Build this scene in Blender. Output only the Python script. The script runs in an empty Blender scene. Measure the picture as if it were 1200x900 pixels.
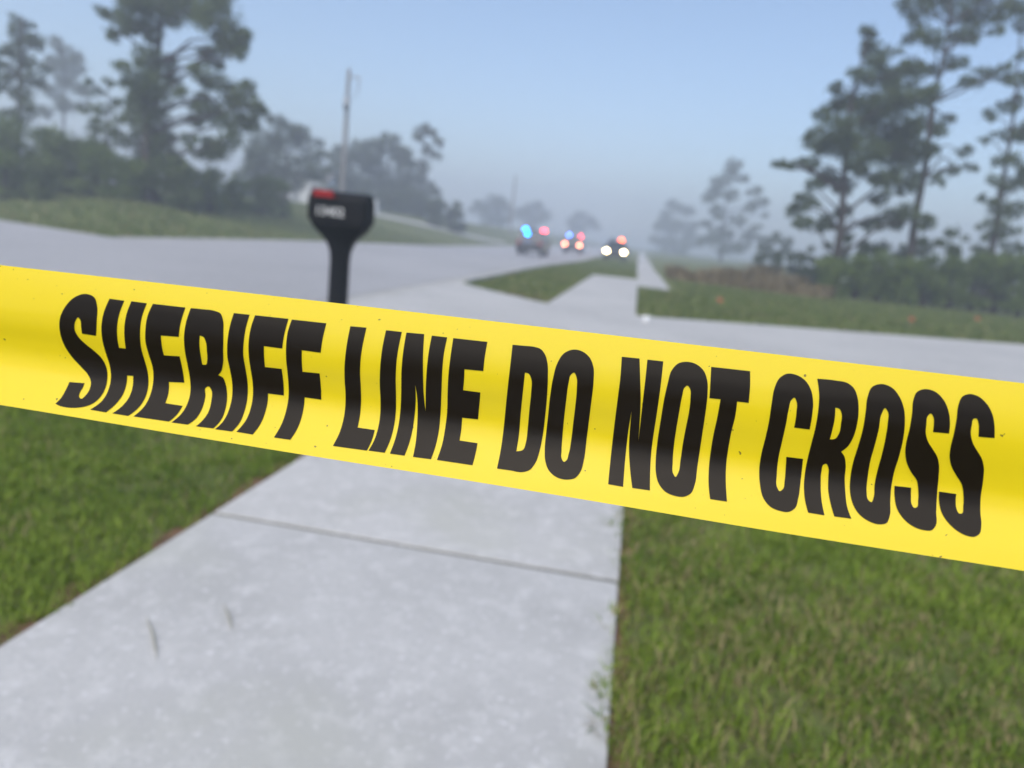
import bpy, bmesh, math, random
import numpy as np
from mathutils import Vector, Matrix
from mathutils.geometry import tessellate_polygon

random.seed(7); RNG = np.random.default_rng(11)
SC = bpy.context.scene
COL = SC.collection

# ------------------------------------------------------------------ camera
FPX, CH = 870.0, 1.30                       # focal length in photo pixels (1200 wide), eye height in metres
TH, PITCH, YAW = math.radians(6.0), math.radians(11.487), math.radians(8.4725)
CF = np.array([-math.sin(YAW)*math.cos(PITCH), math.cos(YAW)*math.cos(PITCH), -math.sin(PITCH)])
_R0 = np.array([math.cos(YAW), math.sin(YAW), 0.0]); _U0 = np.cross(_R0, CF)
CX = math.cos(TH)*_R0 + math.sin(TH)*_U0
CU = -math.sin(TH)*_R0 + math.cos(TH)*_U0
EYE = np.array([0.0, 0.0, CH])
cam_d = bpy.data.cameras.new('camera'); cam = bpy.data.objects.new('camera', cam_d); COL.objects.link(cam)
cam_d.sensor_width = 36.0; cam_d.lens = 36.0*FPX/1200.0
cam_d.clip_start = 0.01; cam_d.clip_end = 2000.0
cam_d.dof.use_dof = True; cam_d.dof.focus_distance = 0.345; cam_d.dof.aperture_fstop = cam_d.lens/3.7
M = Matrix((( CX[0], CU[0], -CF[0], EYE[0]), (CX[1], CU[1], -CF[1], EYE[1]), (CX[2], CU[2], -CF[2], EYE[2]), (0,0,0,1)))
cam.matrix_world = M
SC.camera = cam

# ------------------------------------------------------------------ sky, sun, exposure
SUN_EL, SUN_AZ = math.radians(50), math.radians(198)     # azimuth clockwise from +Y: the sun is hidden high in the fog, behind the camera
w = bpy.data.worlds.new('World'); SC.world = w; w.use_nodes = True
nt = w.node_tree; nt.nodes.clear()
sky = nt.nodes.new('ShaderNodeTexSky'); sky.sky_type = 'NISHITA'; sky.sun_disc = False
sky.sun_elevation = SUN_EL; sky.sun_rotation = SUN_AZ
sky.air_density = 1.0; sky.dust_density = 1.8; sky.ozone_density = 2.5
bg = nt.nodes.new('ShaderNodeBackground'); bg.inputs['Strength'].default_value = 0.088
wo = nt.nodes.new('ShaderNodeOutputWorld')
nt.links.new(sky.outputs[0], bg.inputs[0]); nt.links.new(bg.outputs[0], wo.inputs[0])
sd = bpy.data.lights.new('sun', 'SUN'); so = bpy.data.objects.new('sun', sd); COL.objects.link(so)
sd.energy = 1.5; sd.angle = math.radians(70); sd.color = (1.0, 0.93, 0.83)
sdir = Vector((math.sin(SUN_AZ)*math.cos(SUN_EL), math.cos(SUN_AZ)*math.cos(SUN_EL), math.sin(SUN_EL)))
so.rotation_euler = sdir.to_track_quat('Z', 'Y').to_euler(); so.location = (0, -20, 60)
SC.view_settings.view_transform = 'Standard'; SC.view_settings.look = 'None'
SC.view_settings.gamma = 1.0; SC.view_settings.exposure = 1.17
try: SC.view_settings.use_curve_mapping = False
except Exception: pass
cy = SC.cycles
cy.use_denoising = True
cy.max_bounces = 8; cy.diffuse_bounces = 3; cy.glossy_bounces = 3; cy.transmission_bounces = 4
cy.volume_bounces = 2; cy.transparent_max_bounces = 8
cy.sample_clamp_indirect = 4.0

# ------------------------------------------------------------------ pixel <-> place helpers
def ray(px, py): return CF + CX*(px-600.0)/FPX - CU*(py-450.0)/FPX
def at(px, py, z): return EYE + ray(px, py)*z                 # z = distance along the view axis
def sstep(a): a = np.clip(a, 0, 1); return a*a*(3-2*a)
BANKN = np.array([-2.3, 6.0]); BANKN = BANKN/np.linalg.norm(BANKN)
# edge of the side street on the left: from (-14.2,18.9) towards (-20.2,21.2)
_sv = np.array([-20.2+14.2, 21.2-18.9]); _sv /= np.linalg.norm(_sv); _sn = np.array([_sv[1], -_sv[0]]); _sn = _sn if _sn[1] > 0 else -_sn
def T(x, y):
    x = np.asarray(x, float); y = np.asarray(y, float)
    dip = -0.25*sstep((y-25)/35.0)
    d = np.minimum(-14.4-x, (x+14.2)*_sn[0] + (y-18.9)*_sn[1])
    bank = (1.35 + 0.95*sstep((y-32)/40.0))*sstep(d/14.0)
    return dip + bank
def G(px, py):                                                # the point of the terrain seen at a pixel
    r = ray(px, py); t = 0.3
    for _ in range(4000):
        p = EYE + r*t
        if p[2] <= T(p[0], p[1]): break
        t *= 1.004
    return EYE + r*t
def lat(px, y):                                               # x at which depth y shows at pixel column px near the horizon
    py = 288 + 0.105*(px-750); r = ray(px, py); return r[0]/r[1]*y

# ------------------------------------------------------------------ materials
MATS = {}
def mat(name, color, rough=0.6, spec=0.3, noise=None, bump=0.0, bscale=40.0, metal=0.0, coat=0.0, coords='Object'):
    """noise = list of (scale, colour2, low, high, detail): colour2 mixed in by a noise field"""
    if name in MATS: return MATS[name]
    m = bpy.data.materials.new(name); m.use_nodes = True; t = m.node_tree; b = t.nodes['Principled BSDF']
    b.inputs['Base Color'].default_value = (*color, 1); b.inputs['Roughness'].default_value = rough
    b.inputs['Specular IOR Level'].default_value = spec; b.inputs['Metallic'].default_value = metal
    b.inputs['Coat Weight'].default_value = coat
    tc = t.nodes.new('ShaderNodeTexCoord'); cur = None
    for (sc, c2, lo, hi, det) in (noise or []):
        n = t.nodes.new('ShaderNodeTexNoise'); n.inputs['Scale'].default_value = sc; n.inputs['Detail'].default_value = det
        t.links.new(tc.outputs[coords], n.inputs['Vector'])
        mr = t.nodes.new('ShaderNodeMapRange'); mr.inputs[1].default_value = lo; mr.inputs[2].default_value = hi
        t.links.new(n.outputs[0], mr.inputs[0])
        mx = t.nodes.new('ShaderNodeMix'); mx.data_type = 'RGBA'
        t.links.new(mr.outputs[0], mx.inputs[0])
        if cur is None: mx.inputs[6].default_value = (*color, 1)
        else: t.links.new(cur, mx.inputs[6])
        mx.inputs[7].default_value = (*c2, 1); cur = mx.outputs[2]
    if cur is not None: t.links.new(cur, b.inputs['Base Color'])
    if bump:
        n = t.nodes.new('ShaderNodeTexNoise'); n.inputs['Scale'].default_value = bscale; n.inputs['Detail'].default_value = 8
        t.links.new(tc.outputs[coords], n.inputs['Vector'])
        bp = t.nodes.new('ShaderNodeBump'); bp.inputs['Strength'].default_value = bump; bp.inputs['Distance'].default_value = 0.01
        t.links.new(n.outputs[0], bp.inputs['Height']); t.links.new(bp.outputs[0], b.inputs['Normal'])
    MATS[name] = m
    return m
def emit(name, color, strength):
    if name in MATS: return MATS[name]
    m = mat(name, color, 0.2); b = m.node_tree.nodes['Principled BSDF']
    b.inputs['Emission Color'].default_value = (*color, 1); b.inputs['Emission Strength'].default_value = strength
    return m
def leafmat(name, dark, light, dry=None, trans=0.25):
    """foliage: colour from a per-leaf 'tint' attribute, some light passing through"""
    if name in MATS: return MATS[name]
    m = bpy.data.materials.new(name); m.use_nodes = True; t = m.node_tree; b = t.nodes['Principled BSDF']
    at_ = t.nodes.new('ShaderNodeAttribute'); at_.attribute_name = 'tint'
    cr = t.nodes.new('ShaderNodeValToRGB'); el = cr.color_ramp.elements
    el[0].color = (*dark, 1); el[0].position = 0.0; el[1].color = (*light, 1); el[1].position = 0.8 if dry else 1.0
    if dry:
        e = el.new(0.9); e.color = (*dry, 1)
    t.links.new(at_.outputs['Fac'], cr.inputs[0]); t.links.new(cr.outputs[0], b.inputs['Base Color'])
    b.inputs['Roughness'].default_value = 0.55; b.inputs['Specular IOR Level'].default_value = 0.25
    tr = t.nodes.new('ShaderNodeBsdfTranslucent'); t.links.new(cr.outputs[0], tr.inputs[0])
    ms = t.nodes.new('ShaderNodeMixShader'); ms.inputs[0].default_value = trans
    out = t.nodes['Material Output']
    t.links.new(b.outputs[0], ms.inputs[1]); t.links.new(tr.outputs[0], ms.inputs[2]); t.links.new(ms.outputs[0], out.inputs[0])
    MATS[name] = m
    return m

CONC = mat('sidewalk_concrete', (0.44, 0.44, 0.43), 0.85, 0.2,
           [(1.6, (0.375, 0.375, 0.365), 0.42, 0.68, 6), (11.0, (0.50, 0.50, 0.49), 0.5, 0.70, 6), (60.0, (0.36, 0.36, 0.36), 0.55, 0.72, 3), (38.0, (0.56, 0.56, 0.56), 0.60, 0.72, 2),
            (0.9, (0.41, 0.415, 0.375), 0.55, 0.75, 4)], 0.25, 90, coords='Generated' if False else 'Object')
BED = mat('joint_dirt', (0.10, 0.098, 0.078), 0.95, 0.1, [(14, (0.13, 0.13, 0.09), 0.4, 0.7, 5)])
DRIVE = mat('driveway_concrete', (0.41, 0.41, 0.40), 0.8, 0.25, [(0.5, (0.345, 0.345, 0.34), 0.4, 0.7, 6), (7, (0.46, 0.46, 0.45), 0.5, 0.8, 5)], 0.15, 40)
ROADM = mat('road_surface', (0.33, 0.33, 0.335), 0.7, 0.35, [(0.22, (0.27, 0.27, 0.275), 0.4, 0.7, 6), (6, (0.38, 0.38, 0.38), 0.5, 0.75, 5)], 0.2, 60)
GUT = mat('gutter_concrete', (0.40, 0.40, 0.39), 0.85, 0.2, [(1.2, (0.30, 0.30, 0.28), 0.4, 0.75, 6)], 0.2, 50)
SEAM = mat('seam_dirt', (0.15, 0.145, 0.13), 0.95, 0.1)
LAWN = mat('lawn_soil', (0.10, 0.118, 0.04), 0.95, 0.1, [(0.25, (0.15, 0.165, 0.06), 0.4, 0.7, 5), (3.0, (0.09, 0.125, 0.034), 0.45, 0.75, 6),
            (40.0, (0.10, 0.09, 0.05), 0.5, 0.75, 4)], 0.8, 60)
GRASS = leafmat('grass_blades', (0.075, 0.14, 0.014), (0.31, 0.41, 0.052), (0.32, 0.27, 0.13), 0.3)
FARGRASS = leafmat('distant_grass', (0.065, 0.105, 0.024), (0.215, 0.26, 0.075), (0.32, 0.27, 0.14), 0.3)
SOIL = mat('bare_soil', (0.17, 0.105, 0.065), 0.95, 0.1, [(8, (0.11, 0.075, 0.045), 0.4, 0.7, 6)], 0.6, 60)
BARK = mat('bark', (0.055, 0.046, 0.04), 0.95, 0.1, [(6, (0.035, 0.03, 0.027), 0.4, 0.7, 5)], 0.6, 25)
PINE = leafmat('pine_needles', (0.026, 0.05, 0.016), (0.10, 0.135, 0.04), None, 0.2)
VINE = leafmat('vine_leaves', (0.028, 0.058, 0.013), (0.125, 0.165, 0.04), None, 0.25)
OAK = leafmat('oak_leaves', (0.03, 0.05, 0.02), (0.09, 0.115, 0.045), None, 0.2)
SHRUB = leafmat('shrub_leaves', (0.032, 0.066, 0.012), (0.17, 0.23, 0.045), None, 0.25)
WEED = leafmat('dry_weeds', (0.15, 0.115, 0.06), (0.42, 0.34, 0.20), None, 0.2)

# ------------------------------------------------------------------ object helpers
def props(o, label=None, cat=None, group=None, kind=None):
    if label: o['label'] = label
    if cat: o['category'] = cat
    if group: o['group'] = group
    if kind: o['kind'] = kind
    return o
def mesh_obj(name, me, m, parent=None, loc=None):
    if m is not None and not me.materials: me.materials.append(m)
    o = bpy.data.objects.new(name, me); COL.objects.link(o)
    if parent is not None: o.parent = parent
    if loc is not None: o.location = loc
    return o
def empty(name, loc, rz=0.0):
    o = bpy.data.objects.new(name, None); COL.objects.link(o); o.location = loc; o.rotation_euler = (0, 0, rz)
    o.empty_display_size = 0.2
    return o
def from_arrays(name, V, faces_n, loops, tint=None, smooth=False):
    me = bpy.data.meshes.new(name); V = np.asarray(V, np.float32)
    me.vertices.add(len(V)); me.vertices.foreach_set('co', V.ravel())
    loops = np.asarray(loops, np.int32).ravel(); me.loops.add(len(loops)); me.loops.foreach_set('vertex_index', loops)
    faces_n = np.asarray(faces_n, np.int32); me.polygons.add(len(faces_n))
    st = np.concatenate([[0], np.cumsum(faces_n)[:-1]]).astype(np.int32)
    me.polygons.foreach_set('loop_start', st); me.polygons.foreach_set('loop_total', faces_n)
    if smooth: me.polygons.foreach_set('use_smooth', np.ones(len(faces_n), bool))
    if tint is not None:
        a = me.attributes.new('tint', 'FLOAT', 'POINT'); a.data.foreach_set('value', np.asarray(tint, np.float32))
    me.update(); me.validate()
    return me
def from_py(name, V, Fc, smooth=False):
    me = bpy.data.meshes.new(name); me.from_pydata([tuple(map(float, v)) for v in V], [], Fc); me.update()
    if smooth:
        for p in me.polygons: p.use_smooth = True
    return me
def bm_mesh(name, bm, smooth=False):
    bmesh.ops.recalc_face_normals(bm, faces=bm.faces)
    me = bpy.data.meshes.new(name); bm.to_mesh(me); bm.free()
    if smooth:
        for p in me.polygons: p.use_smooth = True
    return me
def add_box(bm, c, s, bev=0.0):
    r = bmesh.ops.create_cube(bm, size=1.0); vs = r['verts']
    bmesh.ops.scale(bm, verts=vs, vec=s); bmesh.ops.translate(bm, verts=vs, vec=c)
    if bev:
        es = list({e for v in vs for e in v.link_edges})
        bmesh.ops.bevel(bm, geom=es, offset=bev, segments=2, profile=0.5, affect='EDGES')
def add_cyl(bm, p0, p1, r0, r1, seg=12):
    p0 = Vector(p0); p1 = Vector(p1); d = p1-p0
    r = bmesh.ops.create_cone(bm, cap_ends=True, segments=seg, radius1=r0, radius2=r1, depth=d.length)
    q = d.to_track_quat('Z', 'Y').to_matrix().to_4x4()
    bmesh.ops.transform(bm, matrix=Matrix.Translation((p0+p1)/2) @ q, verts=r['verts'])
def add_prism(bm, prof, y0, y1, axis='Y', scale1=None):
    """profile in (x,z), extruded along y"""
    a = [bm.verts.new((x, y0, z)) for x, z in prof]; b = [bm.verts.new((x, y1, z)) for x, z in prof]
    n = len(prof)
    bm.faces.new(a); bm.faces.new(b[::-1])
    for i in range(n): bm.faces.new((a[i], b[i], b[(i+1) % n], a[(i+1) % n]))
    return a, b
def tube_arrays(paths, seg=6):
    """paths: list of (points, radii); returns verts, face sizes, loops"""
    V, L, Nf = [], [], []; base = 0
    for pts, rad in paths:
        pts = np.asarray(pts, float); n = len(pts)
        tg = np.gradient(pts, axis=0); tg /= np.linalg.norm(tg, axis=1)[:, None] + 1e-9
        ref = np.array([0.31, 0.87, 0.37])
        for i in range(n):
            a = np.cross(tg[i], ref); a /= np.linalg.norm(a)+1e-9; b = np.cross(tg[i], a)
            for k in range(seg):
                an = 2*math.pi*k/seg
                V.append(pts[i] + (a*math.cos(an)+b*math.sin(an))*rad[i])
        for i in range(n-1):
            for k in range(seg):
                k2 = (k+1) % seg
                L += [base+i*seg+k, base+i*seg+k2, base+(i+1)*seg+k2, base+(i+1)*seg+k]; Nf.append(4)
        base += n*seg
    return V, Nf, L

# ------------------------------------------------------------------ ground, road, pavements (the setting)
def grid_axis(a, b, fine0, fine1, s_f, s_c):
    xs = [a]; x = a
    while x < b:
        x += s_f if fine0 <= x < fine1 else s_c
        xs.append(min(x, b))
    return np.array(xs)
gx = grid_axis(-400, 400, -60, 40, 1.0, 20.0); gy = grid_axis(-300, 450, -6, 110, 1.0, 20.0)
GXX, GYY = np.meshgrid(gx, gy, indexing='ij')
V = np.stack([GXX, GYY, T(GXX, GYY)], -1).reshape(-1, 3)
nx, ny = len(gx), len(gy)
ii, jj = np.meshgrid(np.arange(nx-1), np.arange(ny-1), indexing='ij'); q = (ii*ny+jj).ravel()
L = np.stack([q, q+ny, q+ny+1, q+1], -1)
props(mesh_obj('ground', from_arrays('ground', V, np.full(len(q), 4), L, smooth=True), LAWN), kind='structure')

def drape(name, left, right, n, dz, m, parent=None, across=6):
    """a sheet between two polylines, laid on the terrain"""
    left = np.asarray(left, float); right = np.asarray(right, float)
    def resamp(p):
        d = np.concatenate([[0], np.cumsum(np.linalg.norm(np.diff(p, axis=0), axis=1))]); s = np.linspace(0, d[-1], n)
        return np.stack([np.interp(s, d, p[:, 0]), np.interp(s, d, p[:, 1])], -1)
    A, B = resamp(left), resamp(right)
    t = np.linspace(0, 1, across)[None, :, None]
    P = A[:, None, :]*(1-t) + B[:, None, :]*t
    Z = T(P[..., 0], P[..., 1]) + dz
    V = np.concatenate([P, Z[..., None]], -1).reshape(-1, 3)
    i, j = np.meshgrid(np.arange(n-1), np.arange(across-1), indexing='ij'); q = (i*across+j).ravel()
    me = from_arrays(name, V, np.full(len(q), 4), np.stack([q, q+1, q+across+1, q+across], -1), smooth=True)
    return mesh_obj(name, me, m, parent)

ROAD_R, ROAD_L = -4.05, -14.2
road = props(drape('road', [(ROAD_L, -80), (ROAD_L, 200)], [(ROAD_R-.45, -80), (ROAD_R-.45, 200)], 282, 0.012, ROADM, across=11), kind='structure')
# the side street that opens on the left: its far edge runs along the bank
props(drape('side_street', [(ROAD_L-.004, -6), (ROAD_L-.004, 18.9)], [(-80, -6), (-80, 18.9+65.8*_sv[1]/-_sv[0])], 30, 0.012, ROADM, across=40), kind='structure')
gut = props(drape('gutter', [(ROAD_R-.45, -80), (ROAD_R-.45, 200)], [(ROAD_R, -80), (ROAD_R, 200)], 282, 0.016, GUT, across=2), kind='structure')
props(drape('gutter', [(ROAD_L-.02, 19.0), (ROAD_L-.02, 200)], [(ROAD_L-.5, 19.2), (ROAD_L-.5, 200)], 190, 0.018, GUT, across=2), kind='structure')
drape('seam', [(ROAD_R-.475, 2), (ROAD_R-.475, 60)], [(ROAD_R-.445, 2), (ROAD_R-.445, 60)], 60, 0.019, SEAM, gut, across=2)
SWL, SWR = -1.60, 0.09
sw = props(drape('sidewalk', [(SWL+.01, -6), (SWL+.01, 7.6)], [(SWR-.01, -6), (SWR-.01, 7.6)], 20, 0.0265, BED, across=2), kind='structure')
SLAB = 1.69; y0 = 2.70-4*SLAB
def slab_mesh(wd, ln):
    bm = bmesh.new(); add_box(bm, (0, 0, -0.03), (wd, ln, 0.06)); top = [e for e in bm.edges if all(v.co.z > -0.001 for v in e.verts)]
    bmesh.ops.bevel(bm, geom=top, offset=0.006, segments=3, profile=0.6, affect='EDGES')
    return bm_mesh('slab', bm, True)
for k in range(9):
    ya, yb = y0+k*SLAB, y0+(k+1)*SLAB
    if ya > 7.4: break
    yb = min(yb, 7.6)
    me = slab_mesh(SWR-SWL, yb-ya-0.022)
    o = mesh_obj('slab', me, CONC, sw, ((SWL+SWR)/2, (ya+yb)/2, 0.033 + random.uniform(-.002, .002)))
# driveway apron crossing the sidewalk, flared to the road and towards the house side
dw = props(drape('driveway', [(ROAD_R, 6.2), (-2.9, 7.0), (SWL, 7.6), (SWR, 7.6), (3.5, 8.4), (9, 9.6), (30, 14)],
                 [(ROAD_R, 17.1), (-2.9, 15.75), (SWL, 14.3), (SWR, 14.0), (3.5, 15.7), (8.74, 18.2), (30, 28)], 60, 0.024, DRIVE, across=24), kind='structure')
props(drape('far_sidewalk', [(SWL-.02, 14.26), (SWL-.03, 29.3)], [(SWR, 13.97), (SWR, 24.2)], 30, 0.022, DRIVE, across=6), kind='structure')
props(drape('far_sidewalk', [(SWR, 24.2), (SWR, 29.3), (SWR-.1, 60), (SWR-.1, 190)], [(1.12, 24.2), (1.14, 29.3), (1.16, 60), (1.16, 190)], 160, 0.021, DRIVE, across=4), kind='structure')
props(drape('far_sidewalk', [(SWL-.03, 27.0), (SWL-.03, 29.6)], [(SWR+.01, 24.2), (SWR+.01, 29.6)], 8, 0.026, DRIVE, across=4), kind='structure')
# paved track that climbs the bank across the road
p1, p2, p3 = G(424, 247), G(520, 268), G(592, 284)
tr_hi = [tuple(p[:2]) for p in (p1, p2, p3)]
p1, p2, p3 = G(424, 250.3), G(520, 271), G(592, 286)
tr_lo = [tuple(p[:2]) for p in (p1, p2, p3)]
props(drape('bank_track', tr_hi, tr_lo, 40, 0.03, DRIVE, across=4), kind='structure')

# kerb along the verges
def kerb(ya, yb, name='kerb'):
    n = max(2, int((yb-ya)/1.0)+1); ys = np.linspace(ya, yb, n); prof = [(0.0, 0.0), (0.0, .03), (.06, .075), (.14, .085), (.15, .0)]
    V, F = [], []
    for y in ys:
        for (a, b) in prof: V.append((ROAD_R + a, y, float(T(ROAD_R, y)) + b))
    m = len(prof)
    for i in range(n-1):
        for k in range(m-1): F.append((i*m+k, i*m+k+1, (i+1)*m+k+1, (i+1)*m+k))
    F.append(tuple(range(m))); F.append(tuple((n-1)*m+k for k in range(m))[::-1])
    return props(mesh_obj(name, from_py(name, V, F, False), GUT), kind='structure')
kerb(-10, 6.1); kerb(17.2, 150)

# ------------------------------------------------------------------ the barrier tape
tx = np.array([-200, 0, 240, 380, 900, 1200, 1400.]); ty = np.array([287, 310.5, 337.5, 353.5, 414.0, 449.0, 472.5])
bx = np.array([-200, 0, 220, 380, 553, 735, 850, 1200, 1400.]); by = np.array([443, 474.4, 510.8, 536.8, 564, 594, 613.5, 669, 701.])
def spline(xk, yk):
    """natural-ish cubic (Catmull-Rom, non-uniform)"""
    m = np.gradient(yk, xk)
    def f(x):
        x = np.asarray(x, float); i = np.clip(np.searchsorted(xk, x)-1, 0, len(xk)-2)
        h = xk[i+1]-xk[i]; t = (x-xk[i])/h
        return ((2*t**3-3*t**2+1)*yk[i] + (t**3-2*t**2+t)*h*m[i] + (-2*t**3+3*t**2)*yk[i+1] + (t**3-t**2)*h*m[i+1])
    return f
top_f, bot_f = spline(tx, ty), spline(bx, by)
vk = np.array([0, .1, .22, .32, .42, .52, .62, .70, .80, .90, 1.0])
dL = np.array([-2.2, 0, 1.8, 2.2, 0.0, -4.6, -7.4, -6.6, -2.6, 2.6, 7.5])*1e-3
dR = np.array([-1.2, 0, 1.0, 0.6, -1.2, -3.6, -5.2, -4.4, -1.4, 2.0, 4.6])*1e-3
fL, fR = spline(vk, dL), spline(vk, dR)
def tape_pt(px, py, lift=0.0):
    px = np.asarray(px, float); py = np.asarray(py, float)
    t, b = top_f(px), bot_f(px); v = np.clip((py-t)/(b-t), 0, 1); u = np.clip(px/1200.0, -.2, 1.2)
    z = 0.3995 - 0.1010*u
    near = 0.72*(fL(v)*(1-u) + fR(v)*u)
    z = z - near - lift
    r = CF[None, :] + CX[None, :]*((px-600)/FPX)[:, None] - CU[None, :]*((py-450)/FPX)[:, None]
    return EYE[None, :] + r*z[:, None]
us = np.linspace(-190, 1390, 240); vs = np.linspace(0, 1, 61)
UU, VV = np.meshgrid(us, vs, indexing='ij')
# lines of constant u run square to the tape, i.e. they lean with it
YY = top_f(UU)*(1-VV) + bot_f(UU)*VV
P = tape_pt(UU.ravel(), YY.ravel()).reshape(len(us), len(vs), 3)
def extend(Pe, Pi, dist, n):      # carry the strip on, straight, out of sight
    d = Pe.mean(0)-Pi.mean(0); d /= np.linalg.norm(d); d[2] *= 0.3
    return [Pe + d*dist*(k+1)/n for k in range(n)]
lo = extend(P[0], P[12], 3.2, 20)[::-1]; hi = extend(P[-1], P[-13], 2.4, 20)
P = np.concatenate([np.array(lo), P, np.array(hi)], 0)
nu, nv = P.shape[:2]; i, j = np.meshgrid(np.arange(nu-1), np.arange(nv-1), indexing='ij'); q = (i*nv+j).ravel()
tape_me = from_arrays('barrier_tape', P.reshape(-1, 3), np.full(len(q), 4), np.stack([q, q+1, q+nv+1, q+nv], -1), smooth=True)
ty_m = bpy.data.materials.new('yellow_tape'); ty_m.use_nodes = True; t = ty_m.node_tree; b = t.nodes['Principled BSDF']
b.inputs['Roughness'].default_value = 0.22; b.inputs['Specular IOR Level'].default_value = 0.4
tc = t.nodes.new('ShaderNodeTexCoord'); n1 = t.nodes.new('ShaderNodeTexNoise'); n1.inputs['Scale'].default_value = 420; n1.inputs['Detail'].default_value = 1
t.links.new(tc.outputs['Object'], n1.inputs['Vector'])
mr = t.nodes.new('ShaderNodeMapRange'); mr.inputs[1].default_value = 0.765; mr.inputs[2].default_value = 0.80; t.links.new(n1.outputs[0], mr.inputs[0])
mx = t.nodes.new('ShaderNodeMix'); mx.data_type = 'RGBA'; mx.inputs[6].default_value = (0.96, 0.725, 0.014, 1); mx.inputs[7].default_value = (0.25, 0.17, 0.02, 1)
t.links.new(mr.outputs[0], mx.inputs[0]); t.links.new(mx.outputs[2], b.inputs['Base Color'])
trl = t.nodes.new('ShaderNodeBsdfTranslucent'); t.links.new(mx.outputs[2], trl.inputs[0])
ms = t.nodes.new('ShaderNodeMixShader'); ms.inputs[0].default_value = 0.38
t.links.new(b.outputs[0], ms.inputs[1]); t.links.new(trl.outputs[0], ms.inputs[2]); t.links.new(ms.outputs[0], t.nodes['Material Output'].inputs[0])
tape = mesh_obj('barrier_tape', tape_me, ty_m)
props(tape, 'yellow plastic barrier tape printed SHERIFF LINE DO NOT CROSS stretched across the sidewalk', 'tape')
INK = mat('black_ink', (0.011, 0.008, 0.005), 0.22, 0.11)

# printed letters: outlines as drawn on the tape; a third value 1 marks a sharp corner
C1 = 1
LET = []
def letter(ch, org, sc, outer, *holes): LET.append((ch, org, sc, outer, holes))
Z1, Z2, Z3, Z4, Z5, Z6, Z7 = ((60, 330), 5.0), ((220, 350), 5.0), ((380, 370), 4.735), ((570, 390), 5.0), ((700, 410), 4.737), ((880, 430), 4.5), ((1000, 440), 4.5)
letter('S', *Z1, [(262,318,1),(266,230),(268,140),(252,92),(205,72),(140,90),(80,150),(50,220),(50,290),(75,370),(120,440),(175,500),(215,545),(232,585),(225,630),(200,668),(175,686),(163,675),(168,650),(185,620),(195,595,1),(107,588,1),(85,635),(55,685),(24,715,1),(50,728),(100,738),(160,738),(220,725),(270,695),(310,640),(328,570),(325,510),(300,455),(250,405),(200,365),(160,325),(138,285),(140,235),(157,210),(170,225),(175,265),(180,305,1)])
letter('H', *Z1, [(342,100,1),(310,175),(294,260),(300,345),(320,420),(342,490),(350,560),(340,620),(305,690),(228,750,1),(320,766,1),(380,715),(420,660),(440,600),(445,550,1),(480,553,1),(478,610),(455,680),(415,730),(358,772,1),(450,787,1),(510,740),(550,680),(568,610),(565,530),(548,465),(528,395),(520,300),(530,210),(560,127,1),(470,115,1),(440,195),(428,280),(430,340),(436,392,1),(397,388,1),(388,340),(385,270),(398,190),(428,112,1)])
letter('E', *Z1, [(596,130,1),(565,200),(552,280),(552,350),(572,430),(595,505),(598,580),(585,650),(550,725),(482,790,1),(690,820,1),(735,780),(770,728,1),(668,712,1),(685,660),(690,588,1),(780,592,1),(770,520),(752,438,1),(660,432,1),(648,380),(642,316,1),(746,324,1),(758,240),(786,152,1)])
letter('R', *Z2, [(18,55,1),(-10,140),(-22,220),(-18,300),(-2,385),(13,470),(15,550),(0,610),(-30,665),(-95,725,1),(0,738,1),(50,700),(85,640),(103,570),(106,520),(122,514),(138,535),(138,600),(118,670),(85,715),(48,748,1),(150,760,1),(195,710),(222,640),(230,560),(222,500),(205,462),(178,448,1),(196,425),(205,390),(207,300),(208,200),(205,120),(190,85),(160,72),(90,62)],
       [(70,217,1),(92,225),(105,250),(112,310),(114,360),(108,385),(85,386,1),(75,330),(68,270)])
letter('I', *Z2, [(270,84,1),(245,170),(232,260),(232,340),(248,420),(260,490),(260,570),(245,640),(210,715),(160,765,1),(260,778,1),(305,725),(335,650),(350,570),(350,490),(338,410),(325,330),(328,250),(340,170),(362,94,1)])
letter('F', *Z2, [(395,97,1),(370,170),(357,250),(357,330),(368,410),(380,490),(382,560),(372,630),(345,705),(285,780,1),(380,796,1),(425,735),(455,660),(468,600),(470,556,1),(563,567,1),(560,490),(550,412,1),(452,400,1),(447,340),(446,278,1),(553,292,1),(565,210),(590,118,1)])
letter('F', *Z2, [(610,122,1),(585,200),(576,280),(576,350),(584,430),(590,500),(590,580),(578,650),(552,730),(505,813,1),(600,827,1),(640,765),(665,700),(680,630),(685,578,1),(782,592,1),(780,520),(772,438,1),(672,428,1),(668,370),(668,302,1),(778,317,1),(790,235),(812,144,1)])
letter('L', *Z3, [(145,58,1),(125,160),(113,270),(113,360),(118,440),(115,520),(103,590),(80,660),(47,722,1),(236,748,1),(262,695),(280,634,1),(185,620,1),(198,550),(204,470),(202,390),(198,310),(205,210),(234,66,1)])
letter('I', *Z3, [(343,80,1),(322,180),(310,290),(308,390),(312,470),(310,550),(297,630),(275,695),(245,748,1),(335,760,1),(362,700),(385,620),(396,540),(398,450),(396,350),(402,240),(430,90,1)])
letter('N', *Z3, [(456,93,1),(438,200),(428,310),(427,410),(424,500),(415,590),(398,670),(364,765,1),(445,776,1),(470,710),(488,640),(500,560),(507,480),(505,385,1),(515,450),(518,530),(515,620),(508,700),(492,783,1),(592,796,1),(615,730),(635,640),(645,540),(650,420),(655,300),(665,200),(682,120,1),(597,110,1),(580,200),(568,310),(563,420),(562,530,1),(552,440),(548,330),(548,210),(554,102,1)])
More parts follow.
